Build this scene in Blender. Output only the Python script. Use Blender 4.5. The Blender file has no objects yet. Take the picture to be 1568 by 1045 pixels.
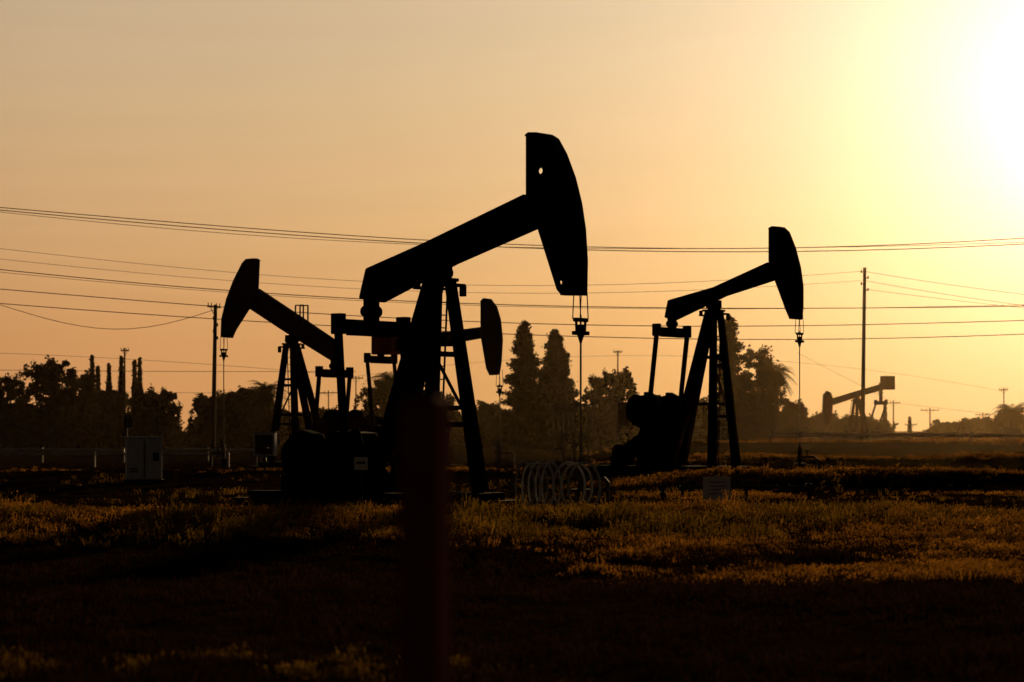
import bpy, math, random
import numpy as np
from mathutils import Vector, noise
random.seed(7); rng=np.random.default_rng(7)
scene=bpy.context.scene
F=3702.0; CAMZ=2.0
SUN_EL=math.radians(7.6); SUN_AZ=math.radians(13.7)   # azimuth measured from +Y towards +X
SUN=Vector((math.sin(SUN_AZ)*math.cos(SUN_EL),math.cos(SUN_AZ)*math.cos(SUN_EL),math.sin(SUN_EL)))

# ---------------------------------------------------------------- helpers
def sx(px,D): return (px-784)/F*D
def sz(py,D): return CAMZ+(660-py)/F*D
def sm(a,b,x):
    t=max(0,min(1,(x-a)/(b-a))); return t*t*(3-2*t)
def hgt(x,y):
    if y>600 or abs(x)>400: return 0.0
    n=0.13*noise.noise(Vector((x*.13,y*.13,0)))+0.05*noise.noise(Vector((x*.7,y*.7,3)))
    n*=sm(8,16,y)
    w=2*noise.noise(Vector((x*.06,1.3,0)))
    h=n+0.26*math.exp(-((y-50-w)/4.0)**2)
    h-=0.14*math.exp(-((y-36)/6)**2)
    r=sm(1,8,x)
    h+=r*0.55*math.exp(-((y-84-1.5*w)/3.2)**2)
    h+=r*0.62*math.exp(-((y-130-2*w)/5)**2)
    h+=sm(2,14,x)*1.15*math.exp(-((y-186-3*w)/9)**2)
    h+=(1-r)*0.34*math.exp(-((y-105-2*w)/5)**2)
    return h*(1-sm(300,500,y))

def mat(name,base,rough=.7,metal=0,var=.35,scale=3.0,trans=None,spec=.3):
    m=bpy.data.materials.new(name); m.use_nodes=True
    nt=m.node_tree; b=nt.nodes['Principled BSDF']
    tc=nt.nodes.new('ShaderNodeTexCoord'); nz=nt.nodes.new('ShaderNodeTexNoise')
    nz.inputs['Scale'].default_value=scale; nz.inputs['Detail'].default_value=6
    nt.links.new(tc.outputs['Object'],nz.inputs['Vector'])
    r=nt.nodes.new('ShaderNodeValToRGB')
    r.color_ramp.elements[0].position=.3; r.color_ramp.elements[1].position=.7
    r.color_ramp.elements[0].color=tuple(c*(1-var) for c in base)+(1,)
    r.color_ramp.elements[1].color=tuple(min(1,c*(1+var)) for c in base)+(1,)
    nt.links.new(nz.outputs['Fac'],r.inputs['Fac'])
    nt.links.new(r.outputs['Color'],b.inputs['Base Color'])
    b.inputs['Roughness'].default_value=rough; b.inputs['Metallic'].default_value=metal
    b.inputs['Specular IOR Level'].default_value=spec
    if trans:
        t=nt.nodes.new('ShaderNodeBsdfTranslucent'); mx=nt.nodes.new('ShaderNodeMixShader')
        mul=nt.nodes.new('ShaderNodeMix'); mul.data_type='RGBA'; mul.blend_type='MULTIPLY'
        mul.inputs['Factor'].default_value=1
        nt.links.new(r.outputs['Color'],mul.inputs['A']); mul.inputs['B'].default_value=trans[1]+(1,)
        nt.links.new(mul.outputs['Result'],t.inputs['Color'])
        mx.inputs['Fac'].default_value=trans[0]
        nt.links.new(b.outputs[0],mx.inputs[1]); nt.links.new(t.outputs[0],mx.inputs[2])
        nt.links.new(mx.outputs[0],nt.nodes['Material Output'].inputs['Surface'])
    return m
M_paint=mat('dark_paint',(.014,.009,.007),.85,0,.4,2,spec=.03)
M_red=mat('rust_red_paint',(.28,.045,.022),.7,0,.4,2,spec=.1)
M_steel=mat('dull_steel',(.08,.065,.055),.7,.2,.3,4,spec=.1)
M_pale=mat('pale_cabinet_paint',(.60,.64,.72),.7,0,.12,3,spec=.1)
M_white=mat('white_sign_paint',(.78,.78,.80),.7,0,.08,3,spec=.1)
M_hoop=mat('grey_hoop_paint',(.42,.42,.43),.7,0,.25,3,spec=.1)
M_pipe=mat('pipe_paint',(.5,.45,.42),.7,0,.25,2,spec=.1)
M_wood=mat('weathered_wood',(.04,.022,.014),.9,0,.4,5,spec=.05)
M_post=mat('painted_red_post',(.20,.045,.022),.9,0,.3,3,spec=.05)
M_wire=mat('wire_black',(.02,.016,.012),.8,spec=.05)
M_conc=mat('concrete',(.06,.045,.035),.9,0,.25,3,spec=.05)
M_leaf=mat('leaf_green',(.03,.028,.012),.9,0,.5,.6,trans=(.2,(1.3,1.0,.5)),spec=.0)
M_needle=mat('needle_green',(.025,.024,.011),.9,0,.5,.6,trans=(.12,(1.3,1.0,.5)),spec=.0)
M_bark=mat('bark',(.03,.02,.015),.95,spec=0)
M_grass=mat('dry_grass',(.115,.068,.017),.9,0,.85,.7,trans=(.6,(1.7,1.3,.75)),spec=.0)
M_weed=mat('green_weed',(.062,.043,.012),.9,0,.85,1.2,trans=(.55,(1.7,1.4,.6)),spec=.0)
M_low=mat('low_grass_painted_shade',(.016,.010,.005),.9,0,.6,1.5,trans=(.3,(1.5,1.1,.6)),spec=.0)  # foreground shadow put into the colour: same short grass, darker and less translucent

class MB:
    def __init__(s): s.v=[]; s.f=[]
    def add(s,v,f):
        n=len(s.v); s.v+= [tuple(a) for a in v]; s.f+=[tuple(i+n for i in q) for q in f]
    def bar(s,p,q,w,h,w2=None,h2=None,side=None):
        p=Vector(p);q=Vector(q);d=(q-p).normalized()
        sd=Vector(side) if side else (Vector((0,1,0)) if abs(d.y)<.9 else Vector((1,0,0)))
        a=(sd-d*sd.dot(d)).normalized(); b=d.cross(a)
        w2=w2 or w; h2=h2 or h
        v=[]
        for c,ww,hh in ((p,w,h),(q,w2,h2)):
            for i,j in ((-1,-1),(1,-1),(1,1),(-1,1)): v.append(c+a*i*ww/2+b*j*hh/2)
        s.add(v,[(0,3,2,1),(4,5,6,7),(0,1,5,4),(1,2,6,5),(2,3,7,6),(3,0,4,7)])
    def box(s,c,d):
        c=Vector(c); s.bar(c-Vector((0,0,d[2]/2)),c+Vector((0,0,d[2]/2)),d[1],d[0])
    def tube(s,pts,r,n=8,r2=None,caps=True):
        pts=[Vector(p) for p in pts]; rings=[]; N=len(pts)
        for i,p in enumerate(pts):
            d=(pts[min(i+1,N-1)]-pts[max(i-1,0)]).normalized()
            ref=Vector((0,0,1)) if abs(d.z)<.9 else Vector((1,0,0))
            a=d.cross(ref).normalized(); b=d.cross(a)
            rr=r if r2 is None else r+(r2-r)*i/(N-1)
            rings.append([p+(a*math.cos(t)+b*math.sin(t))*rr for t in [2*math.pi*k/n for k in range(n)]])
        v=[x for ring in rings for x in ring]; f=[]
        for i in range(N-1):
            for k in range(n):
                f.append((i*n+k,i*n+(k+1)%n,(i+1)*n+(k+1)%n,(i+1)*n+k))
        if caps: f.append(tuple(range(n))[::-1]); f.append(tuple((N-1)*n+k for k in range(n)))
        s.add(v,f)
    def hoop(s,c,R,ry,lean,r,t0=-2.5,t1=2.5,k=24,n=6):   # C-shaped pipe bend with a consistent frame
        P=[Vector((c[0]+lean*R*math.sin(t),c[1]+ry*R*math.sin(t),c[2]+R*math.cos(t))) for t in np.linspace(t0,t1,k)]
        nrm=(P[1]-P[0]).cross(P[k//2]-P[0]).normalized(); rings=[]
        for i,p in enumerate(P):
            d=(P[min(i+1,k-1)]-P[max(i-1,0)]).normalized(); b=d.cross(nrm).normalized()
            rings.append([p+(nrm*math.cos(a)+b*math.sin(a))*r for a in [2*math.pi*j/n for j in range(n)]])
        v=[x for ring in rings for x in ring]; f=[]
        for i in range(k-1):
            for j in range(n): f.append((i*n+j,i*n+(j+1)%n,(i+1)*n+(j+1)%n,(i+1)*n+j))
        s.add(v,f)
    def prism(s,poly,v0,v1):  # polygon in (u,z), extruded along local y
        n=len(poly)
        v=[(u,v0,z) for u,z in poly]+[(u,v1,z) for u,z in poly]
        s.add(v,[tuple(range(n)),tuple(range(2*n-1,n-1,-1))]+[(i,n+i,n+(i+1)%n,(i+1)%n) for i in range(n)])
    def make(s,name,m,parent=None,loc=None,bevel=0,smooth=False):
        me=bpy.data.meshes.new(name); me.from_pydata(s.v,[],s.f); me.update()
        ob=bpy.data.objects.new(name,me); scene.collection.objects.link(ob)
        me.materials.append(m)
        if parent: ob.parent=parent
        if loc: ob.location=loc
        if bevel:
            b=ob.modifiers.new('bevel','BEVEL'); b.width=bevel; b.segments=2; b.limit_method='ANGLE'
        if smooth:
            for p in me.polygons: p.use_smooth=True
        return ob
def empty(name,loc,rz=0):
    e=bpy.data.objects.new(name,None); scene.collection.objects.link(e)
    e.location=loc; e.rotation_euler=(0,0,rz); return e
def npmesh(name,V,Fc,m,parent=None,k=4):
    me=bpy.data.meshes.new(name); nV=len(V); nF=len(Fc)
    me.vertices.add(nV); me.vertices.foreach_set('co',np.asarray(V,dtype=np.float32).ravel())
    me.loops.add(nF*k); me.loops.foreach_set('vertex_index',np.asarray(Fc,dtype=np.int32).ravel())
    me.polygons.add(nF); me.polygons.foreach_set('loop_start',np.arange(0,nF*k,k,dtype=np.int32))
    me.polygons.foreach_set('loop_total',np.full(nF,k,dtype=np.int32))
    me.update(calc_edges=True); me.materials.append(m)
    ob=bpy.data.objects.new(name,me); scene.collection.objects.link(ob)
    if parent: ob.parent=parent
    return ob

# ---------------------------------------------------------------- camera
cam=bpy.data.cameras.new('camera'); co=bpy.data.objects.new('camera',cam); scene.collection.objects.link(co)
co.location=(0,0,CAMZ); co.rotation_euler=(math.radians(90),0,0)
cam.sensor_width=36; cam.lens=85; cam.shift_y=137.5/1568; cam.clip_end=12000; cam.clip_start=.1
cam.dof.use_dof=True; cam.dof.focus_distance=75; cam.dof.aperture_fstop=1.8
scene.camera=co
scene.view_settings.view_transform='Standard'; scene.view_settings.look='None'; scene.view_settings.exposure=0

# ---------------------------------------------------------------- world
w=bpy.data.worlds.new('World'); scene.world=w; w.use_nodes=True
nt=w.node_tree; N=nt.nodes; Lk=nt.links; bg=N['Background']
def math_n(op,a,b=None,clamp=False):
    n=N.new('ShaderNodeMath'); n.operation=op; n.use_clamp=clamp
    for i,x in enumerate((a,b)):
        if x is None: continue
        if hasattr(x,'is_output'): Lk.new(x,n.inputs[i])
        else: n.inputs[i].default_value=x
    return n.outputs[0]
def vscale(col,f):
    n=N.new('ShaderNodeVectorMath'); n.operation='SCALE'
    if hasattr(col,'is_output'): Lk.new(col,n.inputs[0])
    else: n.inputs[0].default_value=col
    if hasattr(f,'is_output'): Lk.new(f,n.inputs['Scale'])
    else: n.inputs['Scale'].default_value=f
    return n.outputs[0]
def vop(op,a,b):
    n=N.new('ShaderNodeVectorMath'); n.operation=op
    for i,x in enumerate((a,b)):
        if hasattr(x,'is_output'): Lk.new(x,n.inputs[i])
        else: n.inputs[i].default_value=x
    return n.outputs['Value'] if op in('DISTANCE','DOT_PRODUCT') else n.outputs[0]
def ramp_n(fac,stops):
    r=N.new('ShaderNodeValToRGB'); cr=r.color_ramp
    cr.elements[0].position=stops[0][0]; cr.elements[0].color=stops[0][1]+(1,)
    cr.elements[1].position=stops[-1][0]; cr.elements[1].color=stops[-1][1]+(1,)
    for p,c in stops[1:-1]:
        e=cr.elements.new(p); e.color=c+(1,)
    Lk.new(fac,r.inputs[0]); return r.outputs[0]
tc=N.new('ShaderNodeTexCoord'); d=tc.outputs['Generated']
sep=N.new('ShaderNodeSeparateXYZ'); Lk.new(d,sep.inputs[0])
dist=vop('DISTANCE',d,tuple(SUN))
el=math_n('MAXIMUM',sep.outputs[2],0.0)
base0=ramp_n(el,[(0,(.53,.215,.085)),(.04,(.54,.24,.10)),(.08,(.53,.29,.135)),(.13,(.51,.33,.18)),(.18,(.46,.335,.22)),(.24,(.20,.15,.10)),(.34,(.08,.065,.055)),(1,(.015,.016,.02))])
mp=N.new('ShaderNodeMapping'); mp.inputs['Scale'].default_value=(5,5,75); Lk.new(d,mp.inputs[0])
nz=N.new('ShaderNodeTexNoise'); nz.inputs['Scale'].default_value=1.0; nz.inputs['Detail'].default_value=5; nz.inputs['Distortion'].default_value=.4
Lk.new(mp.outputs[0],nz.inputs['Vector'])
fall=math_n('MAXIMUM',math_n('SUBTRACT',1.0,math_n('MULTIPLY',math_n('MAXIMUM',math_n('SUBTRACT',dist,.42),0.0),1.3)),.075)
# stronger streaks of thin cloud in the lower sky only
band=math_n('MULTIPLY',math_n('SUBTRACT',1.0,math_n('MINIMUM',math_n('MULTIPLY',math_n('ABSOLUTE',math_n('SUBTRACT',el,.07)),22.0),1.0)),.20)
cl=math_n('ADD',math_n('MULTIPLY',math_n('SUBTRACT',nz.outputs['Fac'],.5),math_n('ADD',band,.10)),1.0)
base=vscale(base0,math_n('MULTIPLY',fall,cl))
def expg(wd,amp,power=1):
    x=math_n('DIVIDE',dist,wd)
    if power==2: x=math_n('MULTIPLY',x,x)
    return math_n('MULTIPLY',math_n('EXPONENT',math_n('MULTIPLY',x,-1.0)),amp)
gcol=ramp_n(el,[(0,(1,.74,.12)),(.05,(1,.80,.22)),(.10,(1,.86,.40)),(.15,(1,.90,.52))])
g1=vscale(gcol,expg(.21,.56))
g2=vscale((.75,.85,.78),expg(.050,1.75))
sky=N.new('ShaderNodeTexSky'); sky.sky_type='NISHITA'; sky.sun_disc=False
sky.sun_elevation=SUN_EL; sky.sun_rotation=SUN_AZ; sky.dust_density=5; sky.air_density=1.5; sky.ozone_density=1
nish=vop('MULTIPLY',vscale(sky.outputs[0],.002),(1.0,.7,.5))
tot=vop('ADD',vop('ADD',vop('ADD',base,g1),g2),nish)
Lk.new(tot,bg.inputs['Color']); bg.inputs['Strength'].default_value=1.0

sl=bpy.data.lights.new('sun','SUN'); so=bpy.data.objects.new('sun',sl); scene.collection.objects.link(so)
sl.energy=3.0; sl.angle=math.radians(.5); sl.color=(1.0,.62,.28)
so.rotation_euler=(-SUN).to_track_quat('-Z','Y').to_euler(); so.location=(60,200,60)

# atmospheric haze
mb=MB(); mb.box((0,310,22),(700,408,46.0))
hm=bpy.data.materials.new('haze_volume'); hm.use_nodes=True
hn=hm.node_tree; hn.nodes.remove(hn.nodes['Principled BSDF'])
vs=hn.nodes.new('ShaderNodeVolumeScatter'); vs.inputs['Density'].default_value=.00007
vs.inputs['Anisotropy'].default_value=.90; vs.inputs['Color'].default_value=(1,.72,.36,1)
hn.links.new(vs.outputs[0],hn.nodes['Material Output'].inputs['Volume'])
mb.make('evening_haze',hm)

# ---------------------------------------------------------------- ground
def axis(segs):
    out=[]
    for a,b,st in segs: out+=list(np.arange(a,b,st))
    return out+[segs[-1][1]]
xs=axis([(-6000,-1000,1000),(-1000,-200,100),(-200,-60,6),(-60,60,.6),(60,200,6),(200,1000,100),(1000,6000,1000)])
ys=axis([(-600,-40,80),(-40,12,4),(12,130,.6),(130,260,1.5),(260,600,20),(600,2000,200),(2000,9000,1000)])
V=[(x,y,hgt(x,y)) for y in ys for x in xs]; nx=len(xs)
Fc=[(j*nx+i,j*nx+i+1,(j+1)*nx+i+1,(j+1)*nx+i) for j in range(len(ys)-1) for i in range(nx-1)]
M_ground=bpy.data.materials.new('dark_soil'); M_ground.use_nodes=True
gn=M_ground.node_tree; gn.nodes.remove(gn.nodes['Principled BSDF'])
df=gn.nodes.new('ShaderNodeBsdfDiffuse'); bp=gn.nodes.new('ShaderNodeBump'); n2=gn.nodes.new('ShaderNodeTexNoise'); t2=gn.nodes.new('ShaderNodeTexCoord')
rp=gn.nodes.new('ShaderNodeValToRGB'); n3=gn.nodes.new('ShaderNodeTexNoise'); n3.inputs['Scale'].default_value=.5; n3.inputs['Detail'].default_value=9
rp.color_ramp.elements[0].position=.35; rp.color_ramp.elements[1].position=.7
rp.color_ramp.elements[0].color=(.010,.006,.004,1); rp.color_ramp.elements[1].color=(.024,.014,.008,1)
n2.inputs['Scale'].default_value=6; n2.inputs['Detail'].default_value=8
gn.links.new(t2.outputs['Object'],n2.inputs['Vector']); gn.links.new(t2.outputs['Object'],n3.inputs['Vector'])
gn.links.new(n3.outputs['Fac'],rp.inputs['Fac']); gn.links.new(rp.outputs[0],df.inputs['Color'])
gn.links.new(n2.outputs['Fac'],bp.inputs['Height']); bp.inputs['Strength'].default_value=.35; bp.inputs['Distance'].default_value=.08
gn.links.new(bp.outputs[0],df.inputs['Normal']); gn.links.new(df.outputs[0],gn.nodes['Material Output'].inputs['Surface'])
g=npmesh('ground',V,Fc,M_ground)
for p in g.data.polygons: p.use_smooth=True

# ---------------------------------------------------------------- pumpjacks
def hole(ob,u,z,r):
    mb=MB(); mb.tube([(u,-1,z),(u,1,z)],r,12); c=mb.make('cutter',M_paint,ob.parent)
    md=ob.modifiers.new('hole','BOOLEAN'); md.object=c; md.operation='DIFFERENCE'; md.solver='EXACT'
    bpy.context.view_layer.update()
    dg=bpy.context.evaluated_depsgraph_get(); me=bpy.data.meshes.new_from_object(ob.evaluated_get(dg))
    ob.modifiers.clear(); ob.data=me; bpy.data.objects.remove(c)
def pumpjack(px,D,phi,pivot_py,head,beam,tail_py,eq_len=2.7,crank=(-3.1,1.7),phase=-60,well=True,holes=(),k=1.0,tailbox=None,frontu=.55,hook=.6,cage=False,boxmat=None):
    cx=sx(px,D); cy=D; z0=hgt(cx,cy); ph=math.radians(phi); U=(math.cos(ph),math.sin(ph))
    E=empty('pumpjack',(cx,cy,z0),ph)
    def P(p):
        a=(p[0]-784)/F; b=(660-p[1])/F
        u=(a*cy-cx)/(U[0]-a*U[1]); Y=cy+U[1]*u
        return (u,CAMZ+b*Y-z0)
    H=[P(p) for p in head]; B=[P(p) for p in beam]; pz=P((px,pivot_py))[1]
    mb=MB(); mb.prism(H,-.035,.035); hd=mb.make('horsehead_plate',M_paint,E)
    for hx,hy,r in holes:
        u,z=P((hx,hy)); hole(hd,u,z,r)
    mb=MB(); n=len(H)
    for i in range(n):
        p,q=H[i],H[(i+1)%n]
        cu=sum(a[0] for a in H)/n; cz=sum(a[1] for a in H)/n
        sh=.04*k
        p2=(p[0]+(cu-p[0])*sh,p[1]+(cz-p[1])*sh*.3); q2=(q[0]+(cu-q[0])*sh,q[1]+(cz-q[1])*sh*.3)
        wd=.34 if 1<=i<n-3 else .2
        mb.bar((p2[0],0,p2[1]),(q2[0],0,q2[1]),wd*k,.05*k)
    mb.make('horsehead_track',M_paint,E)
    mb=MB(); mb.prism(B,-.06*k,.06*k)
    n=len(B)
    for i in range(n):
        p,q=B[i],B[(i+1)%n]; mb.bar((p[0],0,p[1]),(q[0],0,q[1]),.36*k,.05*k)
    mb.make('walking_beam',M_paint,E,bevel=.006)
    mb=MB(); mb.box((0,0,pz-.12),(.55*k,.5*k,.34)); mb.tube([(0,-.42*k,pz-.22),(0,.42*k,pz-.22)],.17*k,14)
    mb.box((0,0,pz-.42),(.75*k,.8*k,.09))
    mb.make('saddle_bearing',M_paint,E,bevel=.01)
    mb=MB(); top=pz-.42
    legs=[((.16,.28),(frontu,1.1)),((.16,-.28),(frontu,-1.1)),((-.16,.2),(-2.0,.5)),((-.16,-.2),(-2.0,-.5))]
    for (tu,tv),(bu,bv) in legs:
        mb.bar((tu*k,tv*k,top),(bu*k,bv*k,.35),.24*k,.24*k,.34*k,.34*k)
    def lp(i,t):
        (tu,tv),(bu,bv)=legs[i]; return Vector(((tu+(bu-tu)*t)*k,(tv+(bv-tv)*t)*k,top+(.35-top)*t))
    for t in (.35,.68): mb.bar(lp(0,t),lp(1,t),.12*k,.14*k); 
    for t in (.3,.6): mb.bar(lp(0,t),lp(2,t),.1*k,.12*k); mb.bar(lp(1,t),lp(3,t),.1*k,.12*k)
    mb.bar(lp(0,.68),lp(1,.35),.07*k,.07*k)
    for s in (-.2,.2):
        mb.bar(lp(1,.03)+Vector((.22*k,s,0)),lp(1,1)+Vector((.22*k,s,0)),.045,.045)
    for i in range(16):
        t=.05+i*.06; c=lp(1,t)+Vector((.22*k,0,0)); mb.bar(c-Vector((0,.2,0)),c+Vector((0,.2,0)),.03,.03)
    mb.box((.32*k,0,top-.15),(.5*k,.9*k,.08)); mb.box((-.3*k,0,top-.22),(.4*k,1.0*k,.07))
    mb.box((.55*k,.35*k,top-.3),(.16*k,.12*k,.3)); mb.box((-.5*k,-.3*k,top-.12),(.13*k,.12*k,.26))
    mb.make('samson_post',M_paint,E,bevel=.01)
    mb=MB()
    for v in (-1.1,1.1): 
        mb.box((-2.3*k,v*k,.25),(7.2*k,.28*k,.2))
    for u in (-5.6,-4.2,-2.8,-1.2,.3,1.1): mb.box((u*k,0,.25),(.2*k,1.9*k,.18))
    mb.make('base_skid',M_paint,E,bevel=.01)
    mb=MB(); mb.box((-2.3*k,0,.03),(8*k,3*k,.24)); mb.make('concrete_pad',M_conc,E,bevel=.02)
    if tailbox:
        a=P(tailbox[0]); b=P(tailbox[1]); mb=MB()
        mb.prism([(a[0],a[1]),(b[0],a[1]),(b[0],b[1]),(a[0],b[1])],-.5,.5); mb.make('beam_counterweight',boxmat or M_paint,E,bevel=.03)
    tz=P((px,tail_py))[1]
    tcol=min(B,key=lambda p:p[0]); tu=tcol[0]+.28*k; bot=tcol[1]
    mb=MB()
    mb.tube([(tu,-.3*k,(tz+bot)/2),(tu,.3*k,(tz+bot)/2)],.16*k,12); mb.box((tu,0,(tz+bot)/2),(.3*k,.36*k,abs(bot-tz)+.2))
    e=eq_len/2
    mb.bar((tu,-e,tz),(tu,e,tz),.34*k,.26*k,side=(1,0,0))
    mb.bar((tu,-.7*e,tz-.2*k),(tu,.7*e,tz-.2*k),.2*k,.2*k,side=(1,0,0))
    for s in (-1,1): mb.box((tu,s*e,tz),(.34*k,.26*k,.56*k))
    mb.make('equalizer_beam',M_paint,E,bevel=.02)
    uc,zc=crank; a=math.radians(phase); R=.95*k
    pin=(uc+R*math.cos(a),zc+R*math.sin(a))
    mb=MB()
    for s in (-1,1):
        mb.bar((tu,s*e,tz-.2),(pin[0],s*e,pin[1]),.16*k,.18*k)
        mb.tube([(pin[0],s*(e-.25),pin[1]),(pin[0],s*(e+.16),pin[1])],.2*k,12)
    mb.make('pitman_arms',M_paint,E,bevel=.01)
    mb=MB(); da=(math.cos(a),math.sin(a))
    for s in (-1,1):
        v0=s*(e-.4*1);
        mb.bar((pin[0]+da[0]*.25,v0,pin[1]+da[1]*.25),(uc-da[0]*1.5*k,v0,zc-da[1]*1.5*k),.16,.5*k,.16,.62*k)
        for sd in (-1,1):
            poly=[]
            nx_,nz_=-da[1]*sd,da[0]*sd
            for t,o in ((.05,.28),(.25,.72),(.6,1.0),(1.0,1.02),(1.4,.8),(1.6,.45),(1.6,.28)):
                poly.append((uc-da[0]*t*k+nx_*o*.85*k,zc-da[1]*t*k+nz_*o*.85*k))
            mb.prism(poly,v0-.22,v0+.2)
    mb.tube([(uc,-e,zc),(uc,e,zc)],.14*k,12)
    mb.make('crank_counterweights',M_paint,E,bevel=.03)
    mb=MB()
    g=[(uc-.75*k,zc-.55*k),(uc-.65*k,zc+.25*k),(uc-.3*k,zc+.55*k),(uc+.5*k,zc+.5*k),(uc+.85*k,zc+.1*k),(uc+.85*k,zc-.55*k)]
    mb.prism(g,-.42*k,.42*k); mb.prism([(uc-.9*k,.3),(uc-.75*k,zc-.5*k),(uc+.85*k,zc-.5*k),(uc+1.1*k,.3)],-.5*k,.5*k)
    mb.make('gearbox',M_paint,E,bevel=.03)
    mb=MB(); mu=uc-1.9*k
    mb.tube([(mu,-.45,1.0),(mu,.35,1.0)],.34*k,14); mb.box((mu,0,.55),(.8*k,.9*k,.5))
    ring=[(mu-.3*k+.0,1.0+.3),(mu-.35*k,.8),(mu-.1,.62),(uc+.2,zc-.62*k),(uc+.6*k,zc-.1),(uc+.3*k,zc+.5*k),(uc-.2*k,zc+.55*k)]
    mb.prism(ring,.56,.72)
    mb.make('motor_and_belt_guard',M_paint,E,bevel=.01)
    if cage:
        mb=MB(); 
        a=P((456,486));b=P((468,492)); zt=P((460,468))[1]
        for v in(-.2,.2):
            mb.bar((a[0],v,a[1]-.1),(a[0],v,zt),.06,.06); mb.bar((b[0],v,b[1]-.1),(b[0],v,zt),.06,.06); mb.bar((a[0],v,zt),(b[0],v,zt),.06,.06)
        mb.make('beam_handrail',M_steel,E)
    if well:
        mz=min(h[1] for h in H); mu_=max(h[0] for h in H)-.12*k
        mb=MB(); cz=mz-hook*k
        for v in (-.16,.16):
            for du in (-.14,.12): mb.tube([(mu_+du*0.6,v*k,mz+.3),(mu_+du,v*k,cz)],.014,6)
        mb.make('bridle_cables',M_wire,E)
        mb=MB()
        mb.bar((mu_-.0,-.26*k,cz-.02),(mu_,.26*k,cz-.02),.12*k,.10*k,side=(1,0,0))
        for v in(-.2,.2): 
            mb.bar((mu_,v*k,cz),(mu_,v*.9*k,cz-.32*k),.06*k,.05*k)
        mb.tube([(mu_,0,cz-.15*k),(mu_,0,cz-.32*k)],.11*k,8); mb.bar((mu_,-.27*k,cz-.36*k),(mu_,.27*k,cz-.36*k),.18*k,.10*k,side=(1,0,0))
        mb.tube([(mu_,0,cz-.4*k),(mu_,0,cz-.62*k)],.10*k,8,r2=.03)
        mb.make('carrier_bar',M_paint,E,bevel=.01)
        mb=MB(); mb.tube([(mu_,0,cz+.1),(mu_,0,1.2)],.026,8); mb.make('polished_rod',M_steel,E)
        mb=MB(); mb.tube([(mu_,0,-.1),(mu_,0,.45)],.16,12); mb.tube([(mu_,0,.45),(mu_,0,.52)],.27,12)
        mb.tube([(mu_,0,.5),(mu_,0,1.0)],.09,10); mb.tube([(mu_,0,1.0),(mu_,0,1.3)],.13,10,r2=.06)
        mb.tube([(mu_-.1,0,.8),(mu_+.75,0,.8),(mu_+.85,0,.7),(mu_+.85,0,.0)],.055,8); mb.tube([(mu_+.4,0,.8),(mu_+.4,0,1.08)],.03,6)
        mb.tube([(mu_+.4-.12,0,1.08),(mu_+.4+.12,0,1.08)],.03,6)
        mb.make('wellhead',M_steel,E)
    return E
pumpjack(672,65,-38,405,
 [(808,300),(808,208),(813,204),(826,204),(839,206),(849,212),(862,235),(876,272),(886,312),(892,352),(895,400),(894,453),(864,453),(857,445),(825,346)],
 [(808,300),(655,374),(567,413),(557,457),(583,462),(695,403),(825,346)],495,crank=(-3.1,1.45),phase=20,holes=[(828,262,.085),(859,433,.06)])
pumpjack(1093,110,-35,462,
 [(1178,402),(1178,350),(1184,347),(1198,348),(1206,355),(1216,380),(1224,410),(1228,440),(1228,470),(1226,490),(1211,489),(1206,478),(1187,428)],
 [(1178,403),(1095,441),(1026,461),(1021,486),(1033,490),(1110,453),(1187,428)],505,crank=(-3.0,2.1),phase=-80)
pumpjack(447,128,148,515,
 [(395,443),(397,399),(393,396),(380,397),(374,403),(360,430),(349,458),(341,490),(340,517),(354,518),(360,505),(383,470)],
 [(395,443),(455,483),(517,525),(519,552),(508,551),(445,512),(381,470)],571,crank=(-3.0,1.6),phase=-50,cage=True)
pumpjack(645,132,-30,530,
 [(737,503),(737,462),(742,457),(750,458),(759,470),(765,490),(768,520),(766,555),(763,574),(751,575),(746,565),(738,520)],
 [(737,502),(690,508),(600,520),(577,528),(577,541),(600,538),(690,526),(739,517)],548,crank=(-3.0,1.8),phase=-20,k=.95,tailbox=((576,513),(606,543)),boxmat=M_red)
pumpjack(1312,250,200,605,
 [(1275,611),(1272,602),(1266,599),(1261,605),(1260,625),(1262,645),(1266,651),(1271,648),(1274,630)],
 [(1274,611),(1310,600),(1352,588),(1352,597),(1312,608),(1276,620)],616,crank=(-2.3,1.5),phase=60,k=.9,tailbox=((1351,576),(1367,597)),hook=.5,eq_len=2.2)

# ---------------------------------------------------------------- foreground post
mb=MB(); D=6.5
E=empty('wooden_post',(sx(650,D),D,0),math.radians(-17))
mb.bar((0,0,-.2),(0,0,2.075),.118,.115); mb.bar((0,0,2.075),(0,0,2.09),.118,.115,.10,.10)
mb.make('post_timber',M_post,E,bevel=.010)

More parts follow.
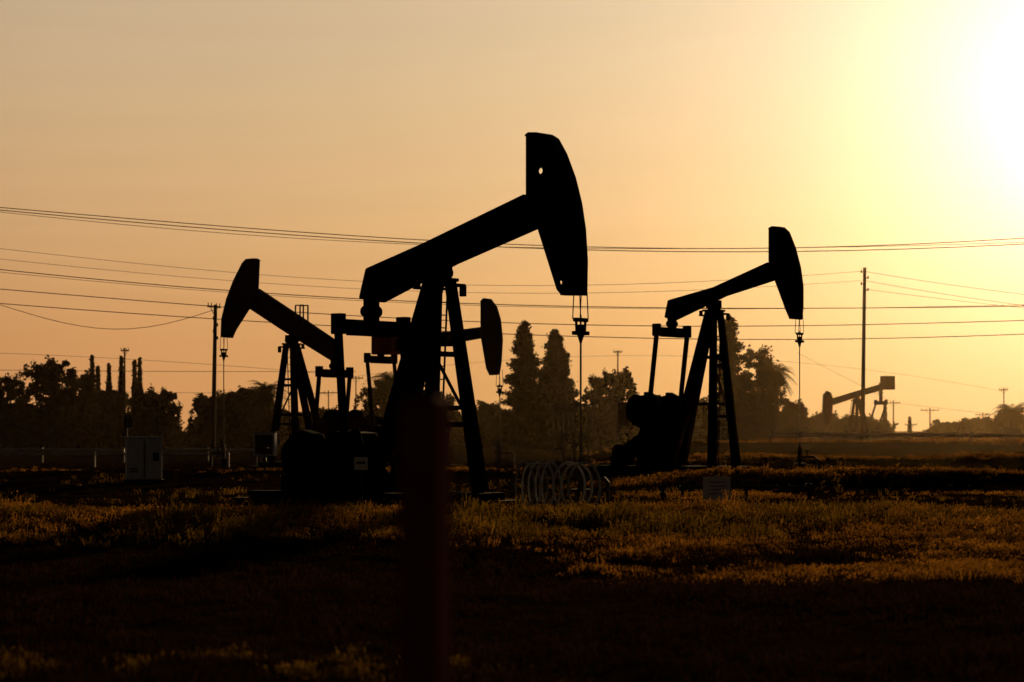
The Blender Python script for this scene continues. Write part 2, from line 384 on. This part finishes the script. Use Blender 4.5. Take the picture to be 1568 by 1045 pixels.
# ---------------------------------------------------------------- utility poles
def pole(px,D,top,arm=0,armz=.6,r=.16,lean=0,arms2=False,ang=0):
    x=sx(px,D); z0=hgt(x,D); E=empty('utility_pole',(x,D,z0),ang); zt=sz(top,D)-z0
    mb=MB(); mb.tube([(lean,0,-.3),(lean*.5,0,zt*.5),(0,0,zt)],r,10,r2=r*.7); mb.make('pole_shaft',M_wood,E)
    mb=MB()
    if arm:
        for i in range(2 if arms2 else 1):
            z=zt-armz-i*1.1
            mb.bar((-arm/2,.14,z),(arm/2,.14,z),.10,.14,side=(0,1,0))
            mb.bar((-arm*.3,.14,z),(0,.14,z-.6),.04,.04); mb.bar((arm*.3,.14,z),(0,.14,z-.6),.04,.04)
            for t in(-.46,-.2,.2,.46): mb.tube([(arm*t,.14,z+.06),(arm*t,.14,z+.3)],.05,6,r2=.03)
    if not arm or r>.165:
        for i in range(4): 
            s=1 if i%2 else -1; b=.4+i*.5+(.7 if arm else 0)
            mb.bar((0,0,zt-b),(s*.28,0,zt-b+.06),.07,.07); mb.tube([(s*.28,0,zt-b-.05),(s*.28,0,zt-b+.2)],.06,6)
    mb.make('crossarm_and_insulators',M_wood,E)
    return E
pole(1324,200,410,r=.19,lean=-.2)
pole(330,185,467,r=.19,lean=-.35,arm=1.7,armz=.15,ang=1.1)
pole(191,260,533,arm=.9,armz=.3,r=.12)
pole(946,330,537,arm=1.2,armz=.2,r=.13)
pole(1368,420,613,arm=2.4,armz=.5,r=.15)
pole(1424,420,625,arm=3.2,armz=.4,r=.15)
pole(1505,430,632,arm=2.6,armz=.4,r=.14)
pole(1537,330,594,arm=1.2,armz=.3,r=.1)
pole(1395,400,648,arm=2,armz=.3,r=.1)
pole(545,330,576,arm=2,armz=.3,r=.1)
pole(503,400,598,arm=3.4,armz=.4,r=.12)
for px,tp in((-420,250),(1990,250)): pole(px,185,tp,arm=3,armz=.5,r=.2,arms2=True)

def wire(pts,D,r=.03):
    P=[]; xsn=[p[0] for p in pts]
    def interp(x):
        s=0
        for i,(xi,yi) in enumerate(pts):
            t=yi
            for j,(xj,_) in enumerate(pts):
                if i!=j: t*=(x-xj)/(xi-xj)
            s+=t
        return s
    for i in range(29):
        x=xsn[0]+(xsn[-1]-xsn[0])*i/28
        P.append((sx(x,D),D,sz(interp(x),D)))
    return P,r
groups=[
 [wire([(-400,284),(0,318),(650,368),(1100,381),(1568,365),(1980,335)],170,.03),
  wire([(-400,287),(0,322),(650,373),(1100,386),(1568,374),(1980,345)],175,.032),
  wire([(-400,289),(0,325),(650,375),(1100,381),(1568,371),(1980,341)],180,.02)],
 [wire([(-400,345),(0,381),(500,428),(900,437),(1318,416)],200,.017),wire([(-400,360),(0,397),(500,440),(900,449),(1318,430)],200,.016),
  wire([(1324,416),(1568,451),(1980,480)],200,.018),wire([(1324,430),(1568,468),(1980,500)],200,.018),wire([(1324,443),(1568,472),(1980,505)],200,.016)],
 [wire([(-400,370),(0,413),(334,444),(900,470),(1568,469),(1980,455)],185,.034),
  wire([(-400,415),(0,443),(334,470),(900,498),(1568,491),(1980,480)],185,.032),
  wire([(-400,430),(0,465),(334,489),(900,516),(1240,520),(1568,512),(1980,500)],185,.032),
  wire([(-400,380),(0,417),(334,447),(900,472),(1568,467),(1980,450)],185,.018)],
 [wire([(-400,440),(-200,435),(0,467),(150,503),(250,497),(330,474)],185,.024)],
 [wire([(-400,560),(0,567),(545,569)],330,.035),wire([(-400,535),(0,541),(545,577)],330,.024),wire([(-400,590),(0,598),(503,603)],400,.03),wire([(545,577),(946,545),(1537,600)],330,.018),wire([(1368,617),(1568,640)],420,.025),wire([(1220,540),(1368,617)],420,.025)]]
for gi in groups:
    mb=MB()
    for P,r in gi: mb.tube(P,r,5)
    mb.make('power_lines',M_wire)

# ---------------------------------------------------------------- small site equipment
def at(px,D): x=sx(px,D); return (x,D,hgt(x,D))
E=empty('electrical_cabinet',at(220,90),.25)
mb=MB(); mb.box((0,0,.95),(1.3,.6,1.55)); mb.box((0,0,1.76),(1.42,.72,.07)); mb.make('housing',M_pale,E,bevel=.02)
mb=MB(); mb.box((-.33,-.315,.95),(.6,.02,1.4)); mb.box((.33,-.315,.95),(.6,.02,1.4)); mb.box((.08,-.35,1.0),(.04,.06,.25)); mb.box((.35,-.335,1.3),(.3,.02,.2)); mb.make('doors',M_pale,E,bevel=.008)
mb=MB(); mb.box((.42,-.335,1.05),(.22,.015,.3)); mb.box((-.4,-.335,.6),(.3,.015,.05)); mb.box((-.4,-.335,.5),(.3,.015,.05)); mb.box((0,-.33,.95),(.025,.02,1.4)); mb.make('meter_window_and_vents',M_steel,E)
mb=MB(); mb.box((0,0,.08),(1.5,.8,.25)); mb.make('plinth',M_conc,E)
mb=MB(); mb.tube([(-.6,.45,-.1),(-.6,.45,2.5)],.05,8); mb.box((-.55,.4,2.3),(.3,.2,.35)); mb.make('conduit_riser',M_steel,E)
E=empty('control_box',at(406,120),-.2)
mb=MB(); mb.box((0,0,1.35),(1.1,.45,1.15)); mb.make('housing',M_pale,E,bevel=.02)
mb=MB(); mb.bar((-.45,0,-.1),(-.45,0,.78),.07,.07); mb.bar((.45,0,-.1),(.45,0,.78),.07,.07); mb.bar((-.6,0,1.97),(.6,0,1.97),.6,.04); mb.box((0,-.24,1.35),(.9,.02,.95)); mb.make('stand_and_door',M_steel,E)
E=empty('control_box',at(955,150),.1)
mb=MB(); mb.box((0,0,3.0),(.85,.5,1.5)); mb.box((0,-.26,3.0),(.7,.02,1.3)); mb.make('housing',M_steel,E,bevel=.02)
mb=MB(); mb.bar((-.35,0,-.1),(-.35,0,4.1),.08,.08); mb.bar((.35,0,-.1),(.35,0,4.1),.08,.08); mb.make('stand',M_steel,E)
E=empty('control_box',at(1547,215),.1)
mb=MB(); mb.box((0,0,1.3),(1.5,.6,1.7)); mb.box((0,-.31,1.3),(1.3,.02,1.5)); mb.make('housing',M_pale,E,bevel=.02)
mb=MB(); mb.bar((-.6,0,-.1),(-.6,0,.45),.1,.1); mb.bar((.6,0,-.1),(.6,0,.45),.1,.1); mb.make('stand',M_steel,E)
E=empty('notice_sign',(sx(1097,57),57,hgt(sx(1097,57),57)),.12)
zs=sz(749,57)-E.location.z
mb=MB(); mb.box((0,-.05,zs),(.66,.02,.56)); mb.make('panel',M_white,E)
mb=MB(); 
for i in range(4): mb.box((0.02*(i%2),-.0625,zs+.16-i*.09),(.42-.06*(i%3),.003,.016))
mb.make('lettering',M_wire,E)
mb=MB(); mb.bar((0,0,-.2),(0,0,zs+.3),.08,.08); mb.make('post',M_wood,E)
E=empty('notice_sign',(sx(553,56),56,hgt(sx(553,56),56)),-.1)
zs=sz(710,56)-E.location.z
mb=MB(); mb.box((0,-.05,zs),(.31,.02,.30)); mb.make('panel',M_white,E)
mb=MB(); mb.bar((0,0,-.2),(0,0,zs+.13),.06,.06); mb.box((0,-.063,zs+.02),(.2,.003,.05)); mb.make('post',M_wood,E)
def pipeline(x0,x1,D,z,r,m,step,name='flow_pipe'):
    mb=MB(); X0=sx(x0,D);X1=sx(x1,D)
    n=max(2,int(abs(X1-X0)/step)); P=[]
    for i in range(n+1):
        t=i/n; X=X0+(X1-X0)*t; Y=D; P.append((X,Y,hgt(X,Y)*.3+z+.02*math.sin(i*2.1)))
        mb.bar((X,Y,hgt(X,Y)-.2),(X,Y,P[-1][2]),.09,.09)
        mb.tube([(X-.04,Y,P[-1][2]),(X+.04,Y,P[-1][2])],r*1.5,8)
    mb.tube(P,r,8); mb.make(name,m)
pipeline(1045,1240,68,.42,.05,M_steel,1.7)
pipeline(-60,190,150,.75,.13,M_pipe,5)
pipeline(245,392,160,.7,.12,M_pipe,5)
pipeline(-60,350,135,.72,.07,M_pipe,5)
pipeline(1180,1640,184,1.35,.14,M_pipe,6)
pipeline(540,610,140,2.6,.06,M_steel,1.0)
pipeline(1268,1400,228,1.2,.08,M_pipe,4)
for px,D,hh in((1045,68,.7),(1238,68,.75),(1015,66,.55),(405,100,1.2),(760,125,1.6),(1392,205,2.2)):
    mb=MB(); x,y,z=at(px,D); mb.tube([(x,y,z-.2),(x,y,z+hh)],.045,8); mb.tube([(x-.14,y,z+hh),(x+.14,y,z+hh)],.035,8); mb.box((x,y,z+hh*.6),(.16,.16,.14)); mb.make('valve_standpipe',M_steel)
def guard(px,D,zc,R,n,L,ang,m=None,th=.03):
    x=sx(px,D); E=empty('hooped_well_guard',(x,D,hgt(x,D)),ang)
    mb=MB()
    for i in range(n):
        mb.hoop((-L/2+L*i/(n-1),0,zc),R*(1-.03*(i%2)),.75,.22,th*R/.58)
    mb.make('hoops',m or M_pipe,E)
    mb=MB()
    for v in(-.42*R,.42*R): mb.tube([(-L/2,v,zc-.8*R),(L/2,v,zc-.8*R)],.03,6)
    for u in(-L/2,L/2):
        for v in(-.42*R,.42*R): mb.tube([(u,v,zc-.8*R),(u,v,-.1)],.03,6)
    mb.make('rails_and_legs',M_steel,E)
guard(824,60,.62,.60,5,.95,.8,M_hoop)
guard(883,60,.62,.60,3,.5,-.75,M_hoop)
guard(862,130,2.45,.85,3,.7,.7,M_steel,th=.022)
guard(890,130,2.45,.85,3,.4,-.7,M_steel,th=.022)

# ---------------------------------------------------------------- trees
def leaves(C,size):
    n=len(C); a=rng.normal(size=(n,3)); 
    a/=np.linalg.norm(a,axis=1)[:,None]; b=rng.normal(size=(n,3)); b-=a*(a*b).sum(1)[:,None]; b/=np.linalg.norm(b,axis=1)[:,None]
    s=size*(.5+rng.random((n,1))); s2=s*(.35+.4*rng.random((n,1)))
    V=np.stack([C-a*s,C+b*s2,C+a*s,C-b*s2],axis=1).reshape(-1,3)
    return V,np.arange(n*4).reshape(-1,4)
def shell(c,rad,n):
    q=rng.normal(size=(n,3)); q/=np.linalg.norm(q,axis=1)[:,None]
    r=(.3+.65*rng.random((n,1))+.22*rng.normal(size=(n,1)))
    return np.array(c)+q*np.array(rad)*r
def broad(px,hw,top,D,dens=1.0):
    x=sx(px,D); z0=hgt(x,D); W=hw/F*D; H=sz(top,D)-z0; E=empty('broadleaf_tree',(x,D,z0))
    pts=[]; mb=MB(); mb.tube([(0,0,-.3),(.1,0,H*.25),(0,.1,H*.5)],.3,8,r2=.18)
    nb=int(60+W*13)
    for i in range(nb):
        a=random.random()*6.28; t=random.random(); zz=.08+.86*t
        prof=math.sqrt(max(0,1-((zz-.42)/.60)**2))*(.88+.2*math.sin(a*3+px)); rr=W*prof*(random.random()**.5)*.92
        c=(rr*math.cos(a),rr*math.sin(a),H*zz); br=W*(.11+.15*random.random())
        if c[2]+br*.7>H: c=(c[0],c[1],H-br*.7)
        pts.append(shell(c,(br,br,br*.75),int(200*dens)))
        if i%4==0: mb.tube([(0,0,H*.2),(c[0]*.5,c[1]*.5,H*.2+(c[2]-H*.2)*.6),c],.11,5,r2=.03)
    for i in range(34):
        a=random.random()*6.28; zz=.35+.63*random.random(); rr=W*(.8+.3*random.random())*math.sqrt(max(0,1-((zz-.42)/.62)**2))
        pts.append(shell((rr*math.cos(a),rr*math.sin(a),H*zz),(.35,.35,.55),40))
    V,Fc=leaves(np.concatenate(pts),.16*D/260); npmesh('crown',V,Fc,M_leaf,E); mb.make('trunk_and_limbs',M_bark,E)
def conifer(px,hw,top,D,full=.72):
    x=sx(px,D); z0=hgt(x,D); W=hw/F*D; H=sz(top,D)-z0; E=empty('pine_tree',(x,D,z0))
    mb=MB(); mb.tube([(0,0,-.3),(0,0,H*.5),(.05,0,H*.98)],.28,8,r2=.03); pts=[]
    z=H*.04
    while z<H*.985:
        t=(z/H); R=W*(1.2*(1-t)**full+.03)
        for k in range(random.randint(3,5)):
            a=random.random()*6.28; L=R*(.5+.62*random.random()); rise=L*(.30-.15*random.random())
            e=(L*math.cos(a),L*math.sin(a),z+rise)
            mb.tube([(0,0,z),e],.05,4,r2=.015)
            n=int(36+L*75); s=rng.random((n,1))**.65
            base=np.array([[0,0,z]])*(1-s)+np.array([e])*s
            jit=rng.normal(size=(n,3))*np.array([.24,.24,.17])*(.45+.3*L*(1-s*.75))
            q=base+jit-np.array([0,0,.15])*rng.random((n,1)); q[:,2]=np.minimum(q[:,2],H)
            pts.append(q)
        z+=H*.013*(.5+random.random())
    V,Fc=leaves(np.concatenate(pts),.15*D/260); npmesh('needles',V,Fc,M_needle,E); mb.make('trunk_and_limbs',M_bark,E)
def cypress(px,hw,top,D):
    x=sx(px,D); z0=hgt(x,D); W=hw/F*D; H=sz(top,D)-z0; E=empty('cypress_tree',(x,D,z0))
    n=4200; t=rng.random(n); R=W*(1-t)**.75*np.minimum(1,t*6+.4)*(.85+.15*np.sin(t*23+px)); a=rng.random(n)*6.28; r=R*rng.random(n)**.5
    C=np.stack([r*np.cos(a),r*np.sin(a),t*H],1)+rng.normal(size=(n,3))*.06
    V,Fc=leaves(C,.16); npmesh('crown',V,Fc,M_needle,E)
    mb=MB(); mb.tube([(0,0,-.3),(0,0,H*.9)],.15,6,r2=.03); mb.make('trunk',M_bark,E)
def palm(px,top,D,R=2.2):
    x=sx(px,D); z0=hgt(x,D); H=sz(top,D)-z0-R*.55; E=empty('palm_tree',(x,D,z0))
    mb=MB(); mb.tube([(0,0,-.3),(.1,0,H*.5),(0,0,H)],.26,8,r2=.2); mb.make('trunk',M_bark,E)
    V=[];Fc=[]
    for i in range(50):
        a=random.random()*6.28; up=1.15-1.9*(i/50)+.15*random.random(); L=R*(.85+.3*random.random())
        d=Vector((math.cos(a),math.sin(a),0)); pd=Vector((-d.y,d.x,0)); P=[]
        for k in range(9):
            t=k/8; P.append(Vector((0,0,H))+d*L*t*math.cos(up*.6)+Vector((0,0,L*(t*math.sin(up)-.65*t*t))))
        for k in range(1,9):
            p=P[k];q=P[k-1]; wd=.42*L/2.2*math.sin(min(1,k/8*.9+.15)*3.0)+.08
            for s in(-1,1):
                for j in range(3):
                    c=q.lerp(p,j/3); tip=c+pd*s*wd+(p-q)*.8-Vector((0,0,wd*.45))
                    n=len(V); V+=[c,c+(p-q)*.2,tip]; Fc.append((n,n+1,n+2))
    npmesh('fronds',[tuple(v) for v in V],Fc,M_leaf,E,k=3)
for a in [(8,36,574,250),(62,42,556,240),(88,36,547,243),(118,32,570,255),(222,34,600,238),(248,30,594,235),(170,46,598,280),(318,26,604,235),(352,34,598,238),(388,42,592,240),(500,36,628,270),(585,44,580,270),(660,48,600,290),(745,30,616,260),(920,34,576,250),(945,36,567,252),(1160,34,530,225),(1178,30,556,228),(1215,22,615,265),(1262,30,634,300),(1310,36,638,280),(1348,24,646,300),(1448,32,648,300),(1495,36,642,300),(1552,30,628,280),(-40,50,560,250),(1620,50,600,270),(1075,26,612,280),(1020,40,640,290),(830,50,625,260)]: broad(*a)
conifer(803,37,489,215); conifer(850,38,504,222,.6); conifer(1117,42,483,215)
for a in [(141,12,545,270),(150,9,562,275),(167,9,558,270),(186,11,547,270),(206,8,553,270),(214,9,549,272),(1355,5,620,330),(1393,5,640,360)]: cypress(*a)
palm(410,576,225,2.3); palm(598,560,240,2.4); palm(1549,610,250,2.3); palm(1188,552,220,1.9)
prof=[(-250,600),(0,615),(60,615),(262,625),(276,664),(288,664),(298,630),(420,622),(520,625),(640,620),(760,630),(860,620),(980,622),(1075,620),(1200,632),(1340,648),(1372,662),(1415,662),(1425,651),(1568,640),(1850,620)]
px_=rng.uniform(-250,1850,3000); tops=np.interp(px_,[p[0] for p in prof],[p[1] for p in prof])
pts=[]
for p,t in zip(px_,tops):
    D=310+random.random()*25; H=sz(t,D)*(.9+.15*random.random()); r=.7+.6*random.random(); zc=random.random()**.6*max(.2,H-r)
    pts.append(shell((sx(p,D),D,zc),(r,r,r*.8),70))
V,Fc=leaves(np.concatenate(pts),.25); npmesh('distant_treeline',V,Fc,M_leaf)

# ---------------------------------------------------------------- grass & weeds
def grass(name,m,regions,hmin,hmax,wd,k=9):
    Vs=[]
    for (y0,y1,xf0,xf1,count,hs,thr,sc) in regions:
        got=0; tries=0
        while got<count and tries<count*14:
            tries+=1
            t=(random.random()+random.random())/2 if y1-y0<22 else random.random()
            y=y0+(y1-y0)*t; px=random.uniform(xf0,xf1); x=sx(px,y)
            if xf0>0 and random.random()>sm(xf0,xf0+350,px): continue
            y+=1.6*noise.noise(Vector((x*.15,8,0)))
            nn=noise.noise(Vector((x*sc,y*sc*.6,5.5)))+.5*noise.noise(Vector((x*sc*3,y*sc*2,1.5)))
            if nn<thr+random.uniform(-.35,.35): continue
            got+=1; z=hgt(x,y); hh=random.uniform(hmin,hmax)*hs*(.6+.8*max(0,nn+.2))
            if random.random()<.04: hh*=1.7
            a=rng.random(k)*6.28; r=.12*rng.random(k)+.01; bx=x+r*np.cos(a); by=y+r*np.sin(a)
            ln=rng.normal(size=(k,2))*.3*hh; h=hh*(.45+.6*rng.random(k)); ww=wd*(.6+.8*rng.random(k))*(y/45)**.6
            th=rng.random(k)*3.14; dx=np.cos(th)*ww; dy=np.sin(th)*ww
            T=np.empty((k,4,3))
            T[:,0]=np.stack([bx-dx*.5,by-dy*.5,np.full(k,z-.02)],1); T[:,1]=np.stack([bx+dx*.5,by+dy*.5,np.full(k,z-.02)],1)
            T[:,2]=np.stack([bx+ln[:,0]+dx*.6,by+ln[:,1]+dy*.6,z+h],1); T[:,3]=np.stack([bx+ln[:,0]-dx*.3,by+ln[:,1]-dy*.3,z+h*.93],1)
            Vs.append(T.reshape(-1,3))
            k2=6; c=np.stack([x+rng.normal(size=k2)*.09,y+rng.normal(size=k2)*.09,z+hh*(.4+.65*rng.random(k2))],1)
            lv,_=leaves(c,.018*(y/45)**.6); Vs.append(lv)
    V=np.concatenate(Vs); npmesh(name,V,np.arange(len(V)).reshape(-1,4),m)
grass('grass',M_grass,[(43,55,-80,1650,4600,.8,-.1,.35),(40,55,500,1650,3600,.8,-.2,.35),(33,46,800,1650,3000,.55,-.05,.35),
  (82,86,800,1650,2200,.85,-.3,.3),(126,132,800,1650,1500,.9,-.3,.3),(182,189,800,1650,1400,1.1,-.4,.2),(102,107,-60,800,500,.6,.0,.3),(70,78,800,1650,600,.5,.1,.3)],.09,.27,.013,8)
grass('weeds',M_weed,[(42,57,-80,1650,3800,.9,.0,.5),(60,100,-80,1650,900,.6,.1,.3),(18.5,21,-80,900,200,.3,.2,.8)],.12,.33,.016,8)
grass('low_grass_painted_shade',M_low,[(18,44,-80,1650,7500,.6,-.4,.6),(56,140,-100,1680,3500,.8,-.3,.3)],.08,.24,.014,8)  # dark-toned grass stands in for the shadow across the near field
